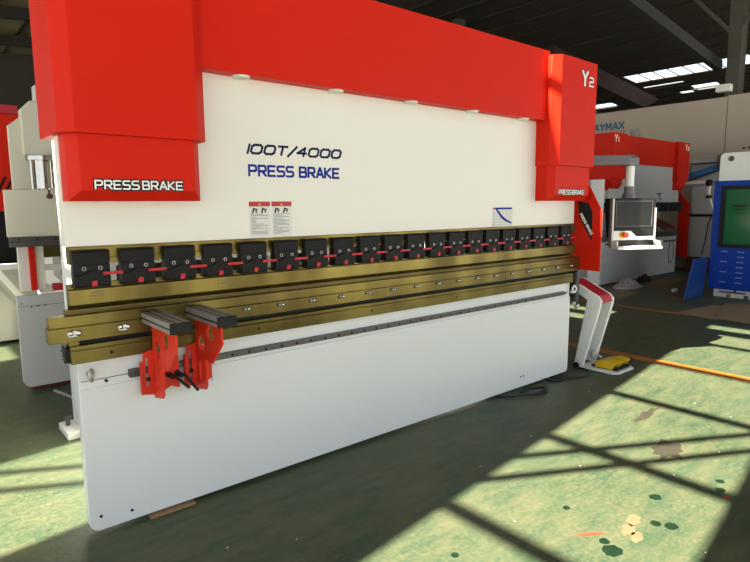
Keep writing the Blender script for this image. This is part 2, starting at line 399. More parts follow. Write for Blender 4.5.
# ---------------------------------------------------------------- main press brake
R0 = (2.02, .75, 0)
PB = thing('press_brake', 'large red and white press brake in the foreground, 100T/4000 printed on its ram', 'machine', R0)
def B(): return MB(R0)
m = B(); m.plate([rrect(0, .02, 4.04, .845, .045, (1, 1, 0, 0))], 'y', .008, .062); bed = m.build('bed', 'bedwhite', PB, bevel=.002)
m = B(); m.plate([rrect(0.001, .021, 4.039, .716, .044, (1, 1, 0, 0))], 'y', 0, .0085); m.build('front_cover', 'bedwhite', bed, bevel=.002)
m = B(); m.box(0.01, 4.03, .0055, .0085, .751, .754); m.build('seam', 'dgrey', bed, smooth=False)
for x_, z_ in ((.115, .74), (.19, .07), (3.33, .11), (3.37, .11), (.05, .09)):
    m = B(); m.cyl((x_, .009, z_), (x_, -.0035, z_), .007, n=12); m.build('plug', 'black', bed)
for xa in (.28, 3.71):
    m = B(); m.prism([(.062, .04), (1.62, .04), (1.62, 2.45), (.20, 2.45), (.20, 1.45), (.5, 1.4), (.5, .9), (.45, .83), (.062, .83)], 'x', xa, xa + .05)
    m.build('side_frame', 'bedwhite', PB, bevel=.003)
for xa, xb in ((.18, .28), (3.76, 3.86)):
    m = B(); m.box(xa, xb, 1.32, 1.60, 0, .045); ft = m.build('foot', 'white', PB, bevel=.003)
    m = B(); xm = (xa + xb) / 2 - .01; m.cyl((xm, 1.5, .04), (xm, 1.5, .10), .015, n=8); m.cyl((xm, 1.5, .085), (xm, 1.5, .115), .027, n=6); m.build('anchor_bolt', 'rail', ft)
m = B(); m.box(.33, 3.71, 1.35, 1.4, 1.5, 2.4); m.box(.33, 3.71, 1.2, 1.25, .2, .7); m.build('cross_tie', 'bedwhite', PB, bevel=.003)
# ram
m = B(); m.box(-.015, 4.055, 0, .06, 1.369, 2.6); ram = m.build('ram', 'white', PB, bevel=.002)
m = B(); m.box(-.005, 4.05, -.012, .045, 1.291, 1.3685); m.box(-.005, 4.05, -.018, -.012, 1.291, 1.318)
m.build('backing_strip', 'brass', PB, bevel=.0015)
m = B(); lettering('IOOT/4OOO', (.882, -.0002, 1.82), (1, 0, -.0), (0, 0, 1), .044, .59, .0125, .0008, m, shear=.32); m.build('model_lettering', 'navy', ram, smooth=False)
m = B(); lettering('PRESS BRAKE', (.888, -.0002, 1.704), (1, 0, 0), (0, 0, 1), .052, .588, .0125, .0008, m); m.build('name_lettering', 'ink', ram, smooth=False)
rnd = random.Random(5)
for xa, xb in ((.878, 1.006), (1.014, 1.142)):
    m = B(); m.plate([rrect(xa, 1.376, xb, 1.566, .006)], 'y', -.0012, 0); lb = m.build('warning_label', 'paper', ram, smooth=False)
    m = B(); m.plate([rrect(xa, 1.540, xb, 1.566, .005)], 'y', -.0018, -.001); m.build('label_header', 'labelred', lb, smooth=False)
    m = B(); m.prism([((xa + xb) / 2 - .008, 1.545), ((xa + xb) / 2 + .008, 1.545), ((xa + xb) / 2, 1.559)], 'y', -.0022, -.0017); m.build('warning_triangle', 'yellow', lb, smooth=False)
    m = B()
    for k in range(15):
        zz = 1.497 - .0076 * k; ln = rnd.choice((.1, .098, .105, .06, .075, .03)); m.box(xa + .01, xa + .01 + ln, -.0017, -.001, zz, zz + .0032)
    m.build('label_print', 'printing', lb, smooth=False)
    m = B()
    for sx_ in (.02, .075):
        m.obox((xa + sx_, -.0018, 1.504), (xa + sx_ + .01, -.0018, 1.532), .009, .001, up=(0, 1, 0)); m.obox((xa + sx_ + .004, -.0018, 1.53), (xa + sx_ + .03, -.0018, 1.522), .007, .001, up=(0, 1, 0)); m.obox((xa + sx_ + .024, -.0018, 1.507), (xa + sx_ + .02, -.0018, 1.52), .008, .001, up=(0, 1, 0))
    m.build('label_pictogram', 'black', lb, smooth=False)
m = B(); m.box(2.915, 3.165, -.0012, 0, 1.372, 1.522); lb = m.build('load_chart_label', 'paper', ram, smooth=False)
m = B(); m.box(2.95, 3.155, -.0018, -.001, 1.503, 1.517)
m.loft([[(2.952, y, 1.503), (2.975, y, 1.503), (3.045, y, 1.448), (3.09, y, 1.425), (3.158, y, 1.398), (3.15, y, 1.390), (3.07, y, 1.412), (3.02, y, 1.438)] for y in (-.0018, -.001)])
m.build('chart_curve', 'ink', lb, smooth=False)
m = B(); m.box(2.922, 2.95, -.0018, -.001, 1.503, 1.517); m.build('chart_tab', 'labelred', lb, smooth=False)
m = B()
for k in range(7): m.box(2.925, 2.945, -.0017, -.001, 1.385 + .015 * k, 1.39 + .015 * k)
for k in range(5): m.box(2.96 + .042 * k, 2.9615 + .042 * k, -.0016, -.001, 1.385, 1.5)
for k in range(6): m.box(2.955, 3.155, -.0016, -.001, 1.385 + .021 * k, 1.3862 + .021 * k)
m.build('chart_grid', 'printing', lb, smooth=False)
# beam cover with downlights
m = B(); m.box(.58, 3.48, -.087, .3, 2.197, 2.727); beam = m.build('beam_cover', 'red', PB, bevel=.002)
for i in range(5):
    m = B(); m.cyl((.84 + .595 * i, -.038, 2.198), (.84 + .595 * i, -.038, 2.186), .046, .042, n=28); m.build('downlight', 'lamp', beam)
# hoods
def hood(xf0, xf1, side, name):
    xl, xr = xf0 - .057, xf1 + .063
    m = B(); m.loft([[(xl, .21, z), (xl, -.127, z), (xf0, -.183, z), (xf1, -.183, z), (xr, -.12, z), (xr, .21, z)] for z in (1.846, 2.69)])
    h = m.build('hood', 'red', PB, bevel=.0025)
    if side == 'l': a, b, c = -.008, .57, .042
    else: a, b, c = 3.462, 4.06, .05
    m = B()
    vs = m.verts([(a, .02, 1.568), (a, -.10, 1.568), (b, -.10, 1.568), (b, .02, 1.568),
                  (a + c, -.15, 1.612), (b - .0425, -.15, 1.612),
                  (a, .02, 1.848), (a, -.10, 1.848), (a + c, -.15, 1.848), (b - .0425, -.15, 1.848), (b, -.10, 1.848), (b, .02, 1.848)])
    for f in ((0, 3, 2, 1), (1, 2, 5, 4), (0, 1, 7, 6), (1, 4, 8, 7), (4, 5, 9, 8), (5, 2, 10, 9), (2, 3, 11, 10), (3, 0, 6, 11), (6, 7, 8, 9, 10, 11)):
        m.face([vs[i] for i in f])
    lh = m.build('hood_skirt', 'red', PB, bevel=.0025)
    x0 = a + c
    m = B(); lettering('PRESS BRAKE', (x0 + .055, -.1500, 1.620), (1, 0, 0), (0, 0, 1), .034, .376, .0072, .0002, m, grow=.0052, gap=.16); m.build('lettering_outline', 'black', lh, smooth=False)
    m = B(); lettering('PRESS BRAKE', (x0 + .055, -.1514, 1.620), (1, 0, 0), (0, 0, 1), .034, .376, .0066, .0005, m, gap=.16); m.build('lettering', 'txtw', lh, smooth=False)
    if side == 'r':
        for grow, mat, yy in ((.007, 'black', -.1832), (0, 'txtw', -.1845)):
            m = B(); lettering('Y', (3.80, yy, 2.498), (1, 0, 0), (0, 0, 1), .105, .075, .022, .0015, m, grow=grow)
            lettering('2', (3.905, yy, 2.50), (1, 0, 0), (0, 0, 1), .066, .062, .012, .0015, m, grow=grow * .6)
            m.build('hood_lettering', mat, h, smooth=False)
    return h
hood(.017, .537, 'l', 'hood'); hood(3.504, 4.023, 'r', 'hood')
# punch clamps
m = B(); m.prism([(-.046, 1.30), (-.046, 1.343), (-.038, 1.353), (-.018, 1.353), (-.018, 1.30)], 'x', 0, .155)
m.prism([(-.04, 1.288), (-.04, 1.30), (-.012, 1.30), (-.012, 1.288)], 'x', .002, .153)
m.prism([(-.050, 1.20), (-.050, 1.236), (-.046, 1.24), (-.046, 1.289), (-.0, 1.289), (-.0, 1.188), (-.044, 1.188)], 'x', .002, .153)
m.plate([[(.004, 1.199), (.151, 1.199), (.151, 1.252), (.105, 1.262), (.075, 1.262), (.05, 1.252), (.03, 1.243), (.004, 1.243)]], 'y', -.056, -.045)
for x_, z_ in ((.028, 1.327), (.128, 1.327), (.035, 1.22), (.125, 1.22), (.078, 1.243)): m.cyl((x_, -.05, z_), (x_, -.0585 if z_ < 1.3 else -.0495, z_), .0085, n=14)
clamp = m.build('punch_clamp', 'black', PB, bevel=.0012)
m = B(); m.box(.118, .203, -.066, -.057, 1.243, 1.256); m.build('lever', 'clampred', clamp, bevel=.001)
m = B(); m.prism([(.068, 1.194), (.091, 1.194), (.094, 1.218), (.071, 1.218)], 'y', -.062, -.056); m.build('red_tab', 'clampred', clamp, bevel=.001)
for x_ in (.045, .112):
    m = B(); m.torus((x_, -.0465, 1.273), .0075, .002, n=16, k=6); m.build('bolt', 'alu', clamp)
for i in range(1, 20): dup(clamp, (.1995 * i, 0, 0))
m = B(); m.prism([(-.034, 1.180), (-.034, 1.113), (.008, 1.110), (.014, 1.088), (.02, 1.11), (.02, 1.205), (-.006, 1.205), (-.006, 1.180)], 'x', -.02, 4.05); pn = m.build('punch', 'brass', PB, bevel=.0012)
m = B(); rnd = random.Random(9)
for xs in (.06, .67):
    for r_ in range(2):
        for k in range(6):
            if rnd.random() < .75: m.box(xs + .011 * k, xs + .011 * k + .006, -.0344, -.034, 1.145 + .014 * r_, 1.152 + .014 * r_)
m.build('stamped_marks', 'dgrey', pn, smooth=False)
# die set
m = B(); m.prism([(-.022, 1.092), (-.022, 1.082), (-.0, 1.080), (-.0, 1.066), (.03, 1.066), (.03, 1.092), (.018, 1.092), (.014, 1.086), (.010, 1.092)], 'x', -.035, 4.05); m.build('die', 'brass2', PB, bevel=.0008)
m = B(); m.box(-.112, 4.14, -.030, .03, .951, 1.0155); m.box(-.112, 4.14, -.027, .03, 1.0155, 1.019); m.box(-.107, 4.14, -.030, .03, 1.019, 1.0665)
dh = m.build('die_holder', 'brass', PB, bevel=.0015)
m = B(); m.plate([slot(0, 0, .028, .058)], 'y', -.041, -.029)
for v in m.bm.verts: v.co.x, v.co.z = v.co.z, v.co.x
for v in m.bm.verts: v.co.x += -.011; v.co.z += .988
m.ball((-.026, -.040, .992), .012, u=12, v=8); m.ball((.006, -.040, .99), .014, u=12, v=8)
hb = m.build('wedge_bolt', 'chrome', dh, bevel=.001)
dup(hb, (.21, 0, 0))
m = B(); m.plate([rrect(.386, .984, .43, 1.006, .008)], 'y', -.036, -.029); hb2 = m.build('wedge_bolt', 'rail', dh, bevel=.001)
m = B(); m.ball((.418, -.036, .995), .0085, u=10, v=8); m.build('bolt_head', 'chrome', hb2)
m = B(); m.ball((.397, -.036, .996), .007, u=10, v=8); m.build('bolt_head', 'alu', hb2)
for i in range(1, 18): dup(hb2, (.21 * i, 0, .0002 * i))
m = B(); m.box(.012, 4.02, .002, .03, .926, .952); m.build('spacer_bar', 'black', PB, bevel=.001)
m = B(); m.box(-.032, .011, -.012, .03, .926, .952); m.build('spacer_block', 'brass', PB, bevel=.001)
m = B(); m.box(-.030, 4.035, -.026, .04, .846, .906); m.box(-.030, 4.035, -.023, .04, .906, .909); m.box(-.030, 4.035, -.026, .04, .909, .928)
base = m.build('base_beam', 'brass', PB, bevel=.0015)
for x_ in (.14, .9, 1.7, 2.5, 3.3):
    m = B(); m.cyl((x_, -.02, .878), (x_, -.0268, .878), .008, n=14); m.build('bolt_hole', 'black', base)
m = B(); m.prism([(-.024, .858), (-.024, .925), (.04, .935), (.04, .87), (.0, .850)], 'x', -.052, -.031); ec = m.build('end_cap', 'black', PB, bevel=.002)
for z_ in (.912, .875):
    m = B(); m.cyl((-.052, .01, z_), (-.062, .01, z_), .006, n=10); m.build('cap_screw', 'chrome', ec)
# guide rail with holes
m = B(); m.box(.255, 3.925, -.022, .0075, .743, .772); rl = m.build('guide_rail', 'rail', PB, bevel=.0015)
m = B(); m.cyl((.34, -.0215, .7575), (.34, -.0232, .7575), .0075, n=12); rb = m.build('rail_bolt', 'black', rl)
for i in range(1, 36): dup(rb, (.1 * i, 0, 0))
m = B(); m.box(.215, .262, -.026, .0075, .738, .775); m.cyl((.24, -.026, .757), (.24, -.034, .757), .008, n=6); m.build('end_stop', 'dgrey', rl, bevel=.002)
m = B(); m.box(3.925, 3.945, -.018, .0075, .748, .768); m.cyl((3.935, -.018, .758), (3.935, -.026, .758), .006, n=6); m.build('end_stop', 'brass', rl, bevel=.002)
# eyebolts
m = B(); m.torus((.046, -.034, .787), .021, .007, (.80, -.6, .0), sx=.8, sz=1.25); m.cyl((.04, -.016, .787), (.04, .008, .787), .011, n=16); m.build('eyebolt', 'alu', PB)
m = B(); m.torus((4.058, -.028, .782), .028, .0095, (0, 1, 0)); m.cyl((4.058, -.02, .752), (4.058, .008, .752), .01, n=12); m.build('eyebolt', 'txtw', PB)
# side guard at the right end
GX = 4.125
m = B(); m.plate([[(.12, .967), (.12, 1.78), (-.05, 1.76), (-.105, 1.68), (-.222, 1.475), (-.222, .95), (-.028, .955)],
                  [(.01, 1.565), (-.093, 1.548), (-.135, 1.469), (-.138, 1.21), (-.002, 1.43)]], 'x', GX, GX + .012); sg = m.build('side_guard', 'red', PB, bevel=.001)
m = B(); m.plate([[(.012, 1.57), (-.095, 1.552), (-.138, 1.472), (-.140, 1.20), (-.0, 1.425)]], 'x', GX + .004, GX + .008); m.build('guard_window', 'blackp', sg, smooth=False)
m = B(); d = Vector((0, -.14, -.215)).normalized(); lettering('PRESS BRAKE', (GX + .003, -.012, 1.448), d, (0, -d.z * -1, d.y * -1) if False else (0, d.z, -d.y), .020, .215, .006, .0012, m)
m.build('guard_lettering', 'txtw', sg, smooth=False)
m = B(); m.box(4.056, 4.085, -.03, .1, .70, .935); jb = m.build('junction_box', 'blackp', PB, bevel=.004)
m = B(); m.box(4.085, 4.125, -.035, .1, .66, .955); m.build('box_cover', 'dgrey', jb, bevel=.004)
m = B(); m.cyl((4.10, -.0, .66), (4.10, -.0, .63), .022, n=14); m.cyl((4.11, -.02, .635), (4.12, -.03, .605), .025, n=10); m.build('cable_gland', 'alu', jb)
# pendant boom (part of the machine)
m = B(); m.obox((4.09, .30, 1.935), (4.65, -.18, 1.935), .07, .088)
m.box(4.02, 4.12, .2, .34, 1.89, 1.98); boom = m.build('pendant_boom', 'armgrey', PB, bevel=.006)

# ---------------------------------------------------------------- sheet support arms
def support_arm(x0, label, lv):
    o = (x0, -.03, .6); t = thing('sheet_support_arm', label, 'support arm', o, 0, 'sheet support arms on the guide rail')
    m = MB(o); m.plate([[(.0 - .0305, .86), (-.012 - .03, .93), (-.03, .985), (-.34, .990), (-.345, .906), (-.225, .79), (-.152, .795), (-.150, .66), (-.135, .64), (-.03, .618)],
                        circ(-.105, .868, .034, .042, rot=-.15), circ(-.215, .935, .034, .04, rot=-.15), slot(-.085, .728, .024, .10)], 'x', x0 - .005, x0 + .005)
    m.build('side_plate', 'redarm', t, bevel=.0008)
    m = MB(o); m.plate([[(x0 - .066, .648), (x0 - .002, .635), (x0 + .045, .648), (x0 + .075, .665), (x0 + lv[0], .645), (x0 + lv[0], .81), (x0 + .06, .83), (x0 - .01, .86), (x0 - .052, .85), (x0 - .052, .81), (x0 - .066, .806)], slot(x0 - .036, .752, .012, .15)], 'y', -.036, -.027)
    m.box(x0 - .069, x0 - .064, -.05, -.027, .648, .806)
    m.build('back_plate', 'redarm', t, bevel=.0008)
    m = MB(o); m.box(x0 - .024, x0 + .024, -.34, -.035, .990, 1.0); m.build('top_flange', 'redarm', t, bevel=.001)
    m = MB(o)
    P = [(-.047, 1.0), (-.047, 1.017), (-.040, 1.017), (-.040, 1.025), (-.047, 1.025), (-.047, 1.047), (-.022, 1.047), (-.022, 1.039), (-.014, 1.039), (-.014, 1.047),
         (.014, 1.047), (.014, 1.039), (.022, 1.039), (.022, 1.047), (.047, 1.047), (.047, 1.025), (.040, 1.025), (.040, 1.017), (.047, 1.017), (.047, 1.0)]
    m.prism([(x0 + a, b) for a, b in P], 'y', -.395, -.034); br = m.build('slotted_bar', 'alu', t, bevel=.0006)
    m = MB(o); m.box(x0 - .0465, x0 - .0395, -.39, -.04, 1.0172, 1.0248); m.box(x0 - .0215, x0 - .0145, -.39, -.04, 1.039, 1.0468); m.box(x0 + .0145, x0 + .0215, -.39, -.04, 1.039, 1.0468)
    m.build('slot_shade', 'blackp', br, smooth=False)  # black fills added to stand for the shade inside the bar grooves
    m = MB(o); m.box(x0 - .048, x0 + .048, -.409, -.395, .999, 1.048); m.build('end_cap', 'blackp', t, bevel=.004)
    m = MB(o); m.ball((x0 - .036, -.046, .722), .011, 1, .8, 1); m.build('clamp_knob', 'blackp', t)
    m = MB(o); m.tube([(x0 + lv[1], -.05, .722), (x0 + lv[1] + .02, -.075, .712), (x0 + lv[2], -.105, lv[3])], .0075, 10); m.cyl((x0 + lv[1] - .012, -.036, .728), (x0 + lv[1] + .01, -.066, .712), .012, n=12)
    m.build('clamp_lever', 'blackp', t)
    return t
support_arm(.327, 'red sheet support arm with slotted aluminium bar, nearest the left end', (.118, .07, .14, .655))
support_arm(.541, 'red sheet support arm further along the rail, right of its twin', (.075, -.1, -.03, .633))

# ---------------------------------------------------------------- control pendant
PP = (4.735, -.208, 1.1); ang = math.radians(240 - 270)
t = thing('control_pendant', 'black and white swivel control pendant hanging from the machine boom', 'control panel', PP, ang)
# local: front faces -Y, x to the right
def Lc(): return MB((0, 0, 0))
W = .225
m = Lc(); m.loft([[(-W, -.0, .10), (W, -.0, .10), (W * .96, .10, .13), (-W * .96, .10, .13)], [(-W, 0, .49), (W, 0, .49), (W * .9, .17, .49), (-W * .9, .17, .49)]]); hs = m.build('housing', 'blackp', t, bevel=.008)
m = Lc(); m.box(-W - .004, -W + .018, -.012, .035, .03, .492); m.build('side_trim', 'alu', t, bevel=.004)
m = Lc(); m.box(W - .012, W + .004, -.012, .02, .06, .40); m.build('side_trim', 'alu', t, bevel=.004)
m = Lc(); m.plate([[(-.19, .225), (.19, .225), (.19, .465), (-.19, .465)], [(-.182, .233), (.182, .233), (.182, .457), (-.182, .457)]], 'y', -.006, 0); m.build('screen_bezel', 'dgrey', t, smooth=False)
m = Lc(); m.box(-.182, .182, -.002, .001, .233, .457); m.build('screen', 'screen', t, smooth=False)
m = Lc(); m.plate([[(-.215, .10), (.228, .10), (.228, .135), (.03, .135), (-.01, .17), (-.03, .187), (-.215, .187)]], 'y', -.008, 0); m.build('button_panel', 'txtw', t, smooth=False)
m = Lc(); m.cyl((-.11, -.008, .148), (-.11, -.014, .148), .033); m.build('button_collar', 'yellow', t)
m = Lc(); m.cyl((-.10, -.014, .15), (-.10, -.05, .15), .022, .025); m.build('stop_button', 'estop', t, bevel=.003)
m = Lc(); m.obox((-W, -.05, .038), (W + .008, -.05, .038), .12, .022); m.box(-W, W + .005, -.12, -.10, .02, .05); m.box(-W, -W + .015, -.1, .02, .03, .1); m.box(W - .012, W + .005, -.1, .02, .03, .1); m.build('keyboard_shelf', 'txtw', t, bevel=.005)
m = Lc(); m.box(-.2, .2, -.02, .02, .052, .098); m.build('shelf_recess', 'blackp', t)
# tube rises to the boom (swivel part)
m = Lc(); m.cyl((0, .09, .488), (0, .09, .53), .065, .06, n=28); m.cyl((0, .09, .53), (0, .09, .60), .047, n=28); m.build('swivel_base', 'armgrey', t, bevel=.003)
m = Lc(); m.cyl((0, .09, .60), (0, .09, .80), .038, n=28); m.build('tube', 'txtw', t)
m = Lc(); m.loft([[(x_, y_, z) for x_, y_ in ((-.05, .03), (.05, .03), (.05, .15), (-.05, .15))] for z in (.79, .86)])
m.loft([[(-.05, .03, .86), (.05, .03, .86), (.05, .15, .86), (-.05, .15, .86)], [(-.05, .06, .895), (.02, .06, .895), (.02, .15, .895), (-.05, .15, .895)]]); m.build('elbow', 'armgrey', t, bevel=.005)

# ---------------------------------------------------------------- foot pedal stand
FP = (4.42, -.08, 0); F = lambda: MB(FP)
t = thing('foot_pedal_stand', 'white foot pedal stand with red top and yellow pedals beside the machine', 'foot pedal', FP)
prof = [(.055, .022), (-.155, .70), (.10, .80), (.16, .795), (.15, .745), (-.07, .655), (-.06, .62)]
side = [(.055, .022), (-.038, .022), (-.19, .62), (-.195, .665), (-.165, .70), (.125, .835), (.14, .76), (-.055, .655)]
for xa in (4.285, 4.50):
    m = F(); m.loft([[(x_, y_ + .03, z_) for y_, z_ in side] for x_ in (xa, xa + .035)]); m.build('upright', 'txtw', t, bevel=.008)
m = F(); m.obox((4.41, -.125, .70), (4.41, .14, .825), .18, .012); m.obox((4.41, -.16, .64), (4.41, -.13, .70), .18, .012); m.build('top_panel', 'labelred', t, bevel=.003)
m = F(); m.loft([[(4.28, .03, z), (4.28, -.30, z), (4.33, -.345, z), (4.60, -.345, z), (4.66, -.28, z), (4.55, .03, z)] for z in (.004, .022)]); m.build('base_plate', 'txtw', t, bevel=.004)
m = F(); m.box(4.35, 4.60, -.31, -.06, .022, .04); m.build('pedal_mat', 'blackp', t, bevel=.004)
for xa in (4.345, 4.50):
    m = F()
    for x_, x1_ in ((xa, xa + .006), (xa + .105, xa + .111)): m.prism([(-.10, .03), (-.10, .075), (-.23, .105), (-.30, .085), (-.27, .03)], 'x', x_, x1_)
    m.loft([[(xa, y_, z_), (xa + .111, y_, z_), (xa + .111, y_, z_ + .006), (xa, y_, z_ + .006)] for y_, z_ in ((-.08, .06), (-.16, .088), (-.23, .105), (-.305, .088))])
    m.build('pedal_hood', 'yellow', t, bevel=.002)
m = F(); m.cyl((4.275, .045, .026), (4.255, .045, .026), .026, n=20); m.cyl((4.255, .045, .026), (4.25, .045, .026), .012, n=14); m.build('wheel', 'blackp', t, bevel=.002)
m = F(); m.tube([(4.47, -.02, .05), (4.47, -.04, .12), (4.45, -.10, .10)], .012); m.ball((4.47, -.02, .1), .035, 1, 1, 1.3); m.build('cable_plug', 'lgrey', t)
# cables from stand under the machine
def coil(pts, name, label):
    P = [Vector((a, b, .009 + .012 * (i % 3 == 1 and b < -.03))) for i, (a, b) in enumerate(pts)]; out = []
    for i in range(len(P) - 1):
        p0, p1, p2, p3 = P[max(i - 1, 0)], P[i], P[i + 1], P[min(i + 2, len(P) - 1)]
        for k in range(6):
            s = k / 6; out.append(.5 * ((2 * p1) + (p2 - p0) * s + (2 * p0 - 5 * p1 + 4 * p2 - p3) * s * s + (3 * p1 - p0 - 3 * p2 + p3) * s ** 3))
    out.append(P[-1]); m = MB(); m.tube(out, .0085, 8); return tag(m.build(name, 'cable'), label, 'cable')
coil([(4.25, .02), (4.2, -.1), (4.1, -.17), (3.95, -.12), (3.8, -.03), (3.86, .1), (4.0, .06), (3.95, -.05), (3.8, -.1), (3.7, -.03), (3.75, .15)], 'pedal_cable', 'black cable from the pedal stand wheel looping to the machine corner')
coil([(3.72, .12), (3.6, -.06), (3.42, -.16), (3.25, -.13), (3.3, -.03), (3.5, -.1), (3.4, -.20), (3.2, -.15), (3.05, -.05), (3.0, .1)], 'power_cable', 'black cable coil peeking out under the front edge of the machine')
m = MB(); m.box(.27, .50, -.028, .06, 0, .013); tag(m.build('wood_shim', 'wood', bevel=.002), 'thin wooden shim under the bottom edge of the machine bed', 'shim')

# ---------------------------------------------------------------- second press brake, right background
Q = (11., 3.4, 0); q = lambda: MB(Q)
t = thing('press_brake', 'smaller red and white press brake in the right background beside the blue cabinet', 'machine', Q)
m = q(); m.box(9.43, 12.62, 2.65, 2.72, .03, .84); m.build('bed', 'lgrey', t, bevel=.004)
m = q(); m.box(9.43, 12.62, 2.60, 2.75, .84, .93); m.box(9.9, 12.3, 2.56, 2.6, .87, .92); m.build('die_holder', 'dgrey', t, bevel=.004)
m = q(); m.box(9.55, 10.35, 2.60, 2.66, .775, .80); m.build('guide_rail', 'rail', t)
m = q(); m.box(12.0, 12.55, 2.60, 2.65, .72, .75); m.build('guide_rail', 'rail', t)
m = q(); m.box(9.72, 12.75, 2.72, 2.8, 1.56, 2.4); rm = m.build('ram', 'lgrey', t, bevel=.003)
m = q(); m.box(9.46, 12.72, 2.60, 2.78, 1.37, 1.56); m.build('clamp_bar', 'black', t, bevel=.004)
m = q()
for i in range(15): m.box(9.55 + .21 * i, 9.70 + .21 * i, 2.57, 2.60, 1.40, 1.53)
m.build('punch_clamps', 'blackp', t, bevel=.004)['kind'] = 'stuff'
m = q(); m.box(9.46, 12.72, 3.3, 3.35, .3, 1.5); m.build('back_panel', 'lgrey', t)
m = q(); m.loft([[(11.75, 2.56, z), (12.35, 2.56, z), (12.35, 3.0, z + .22), (11.6, 3.0, z + .22)] for z in (1.0, 1.02)]); m.build('back_tray', 'oxred', t)
for xa in (9.8, 12.7):
    m = q(); m.prism([(2.73, .05), (4.2, .05), (4.2, 2.4), (2.8, 2.4), (2.8, 1.5), (3.1, 1.45), (3.1, .95), (2.73, .85)], 'x', xa, xa + .06); m.build('side_frame', 'lgrey', t, bevel=.004)
m = q(); m.box(10.1, 12.4, 2.70, 3.2, 2.30, 2.83); m.build('beam_cover', 'red', t, bevel=.003)
for xa, xb, back in ((9.65, 10.15, 3.45), (12.40, 12.97, 3.3)):
    m = q(); m.loft([[(xa, back, z), (xa, 2.62, z), (xb - .0, 2.62, z), (xb, back, z)] for z in (2.0, 2.84)]); h = m.build('hood', 'red', t, bevel=.004)
    m = q(); m.loft([[(xa + .03, 3.0, 1.79), (xa + .03, 2.74, 1.79), (xb - .08, 2.74, 1.79), (xb - .08, 3.0, 1.79)], [(xa + .03, 3.0, 1.9), (xa + .03, 2.66, 1.9), (xb - .05, 2.66, 1.9), (xb - .05, 3.0, 1.9)], [(xa + .03, 3.0, 2.01), (xa + .03, 2.66, 2.01), (xb - .05, 2.66, 2.01), (xb - .05, 3.0, 2.01)]]); m.build('hood_skirt', 'red', t, bevel=.004)
    m = q(); xx = xa + .03 if xa < 10 else xb - .24
    lettering('Y', (xx, 2.619, 2.68), (1, 0, 0), (0, 0, 1), .11, .09, .025, .002, m); lettering('1' if xa < 10 else '2', (xx + .12, 2.619, 2.68), (1, 0, 0), (0, 0, 1), .07, .06, .018, .002, m); m.build('hood_lettering', 'txtw', h, smooth=False)
m = q(); m.plate([[(2.78, 1.80), (2.55, 1.52), (2.53, .33), (2.76, .36)]], 'x', 12.93, 12.95); m.build('side_guard', 'red', t)
m = q(); m.box(10.36, 10.46, 2.716, 2.72, 2.06, 2.14); m.build('blue_label', 'ink', rm, smooth=False)
m = q(); m.obox((11.75, 2.717, 1.73), (11.98, 2.717, 1.6), .012, .004, up=(0, 1, 0)); m.box(11.7, 11.95, 2.715, 2.72, 1.73, 1.75); m.box(11.82, 11.84, 2.715, 2.72, 1.6, 1.73); m.build('load_chart', 'navy', rm, smooth=False)
m = q(); pts = []
for i in range(22):
    a = 2 * math.pi * i / 21; pts.append((12.35 + .12 * math.sin(a), 2.63, .5 + .25 * math.cos(a) - .03 * math.sin(2 * a)))
m.tube(pts, .006, 6); m.build('hanging_wire', 'cable', t)
m = q(); m.box(9.40, 9.46, 2.66, 2.9, .03, 1.98); m.build('side_post', 'txtw', t, bevel=.004)
# cartons and wrap at its foot
def sheet(name, mat, pts, z, label, cat, th=.006):
    m = MB(); m.loft([[(a, b, z + dz) for a, b in pts] for dz in (0, th)]); return tag(m.build(name, mat, smooth=False), label, cat)
sheet('cardboard_sheet', 'card', [(7.8, .62), (8.75, .5), (8.95, .18), (7.65, .02)], .001, 'flat cardboard sheet on the floor in front of the leaning blue panel', 'cardboard')
sheet('cardboard_sheet', 'card', [(7.7, .06), (9.1, .42), (9.3, .0), (8.9, -.6), (7.6, -.6)], .009, 'larger cardboard sheet on the floor in front of the blue cabinet', 'cardboard')
sheet('cardboard_sheet', 'card', [(8.45, 2.15), (9.3, 2.25), (9.25, 1.85), (8.4, 1.75)], .001, 'cardboard sheet lying by the left foot of the background press brake', 'cardboard')
def heap(name, mat, cx, cy, rx, ry, h, label, cat, seed=1):
    rnd = random.Random(seed); m = MB(); nu, nv = 26, 9; rings = []
    for j in range(nv):
        rr = 1 - j / nv; ring = []
        for i in range(nu):
            a = 2 * math.pi * i / nu; k = 1 + rnd.uniform(-.13, .13)
            ring.append((cx + rx * rr * k * math.cos(a), cy + ry * rr * k * math.sin(a), .002 + h * (1 - rr ** 2) * (1 + rnd.uniform(-.35, .35)) * (j > 0)))
        rings.append(ring)
    m.loft(rings); return tag(m.build(name, mat), label, cat)
heap('plastic_wrap', 'plasticwrap', 9.75, 2.28, .42, .2, .13, 'crumpled grey plastic wrap heaped at the foot of the background press brake', 'plastic wrap', 2)
heap('paper_scrap', 'card', 10.95, 2.12, .65, .18, .05, 'crumpled brown packing paper lying right of the plastic wrap', 'packing paper', 5)
heap('dark_rag', 'blackp', 10.75, 2.45, .3, .1, .12, 'dark rag beside the packing paper at the background press brake', 'rag', 8)
m = MB(); m.box(9.75, 9.9, 1.45, 1.5, .001, .05); tag(m.build('white_scrap', 'txtw', bevel=.01), 'small white scrap on the floor right of the packing paper', 'scrap')
m = MB(); m.box(13.1, 14, 1.5, 2.6, 0, .34); m.box(13.05, 13.1, 1.5, 2.6, .05, .12); tag(m.build('steel_pallet', 'oxred', bevel=.01), 'dark red steel base under the grey machine by the wall', 'pallet')

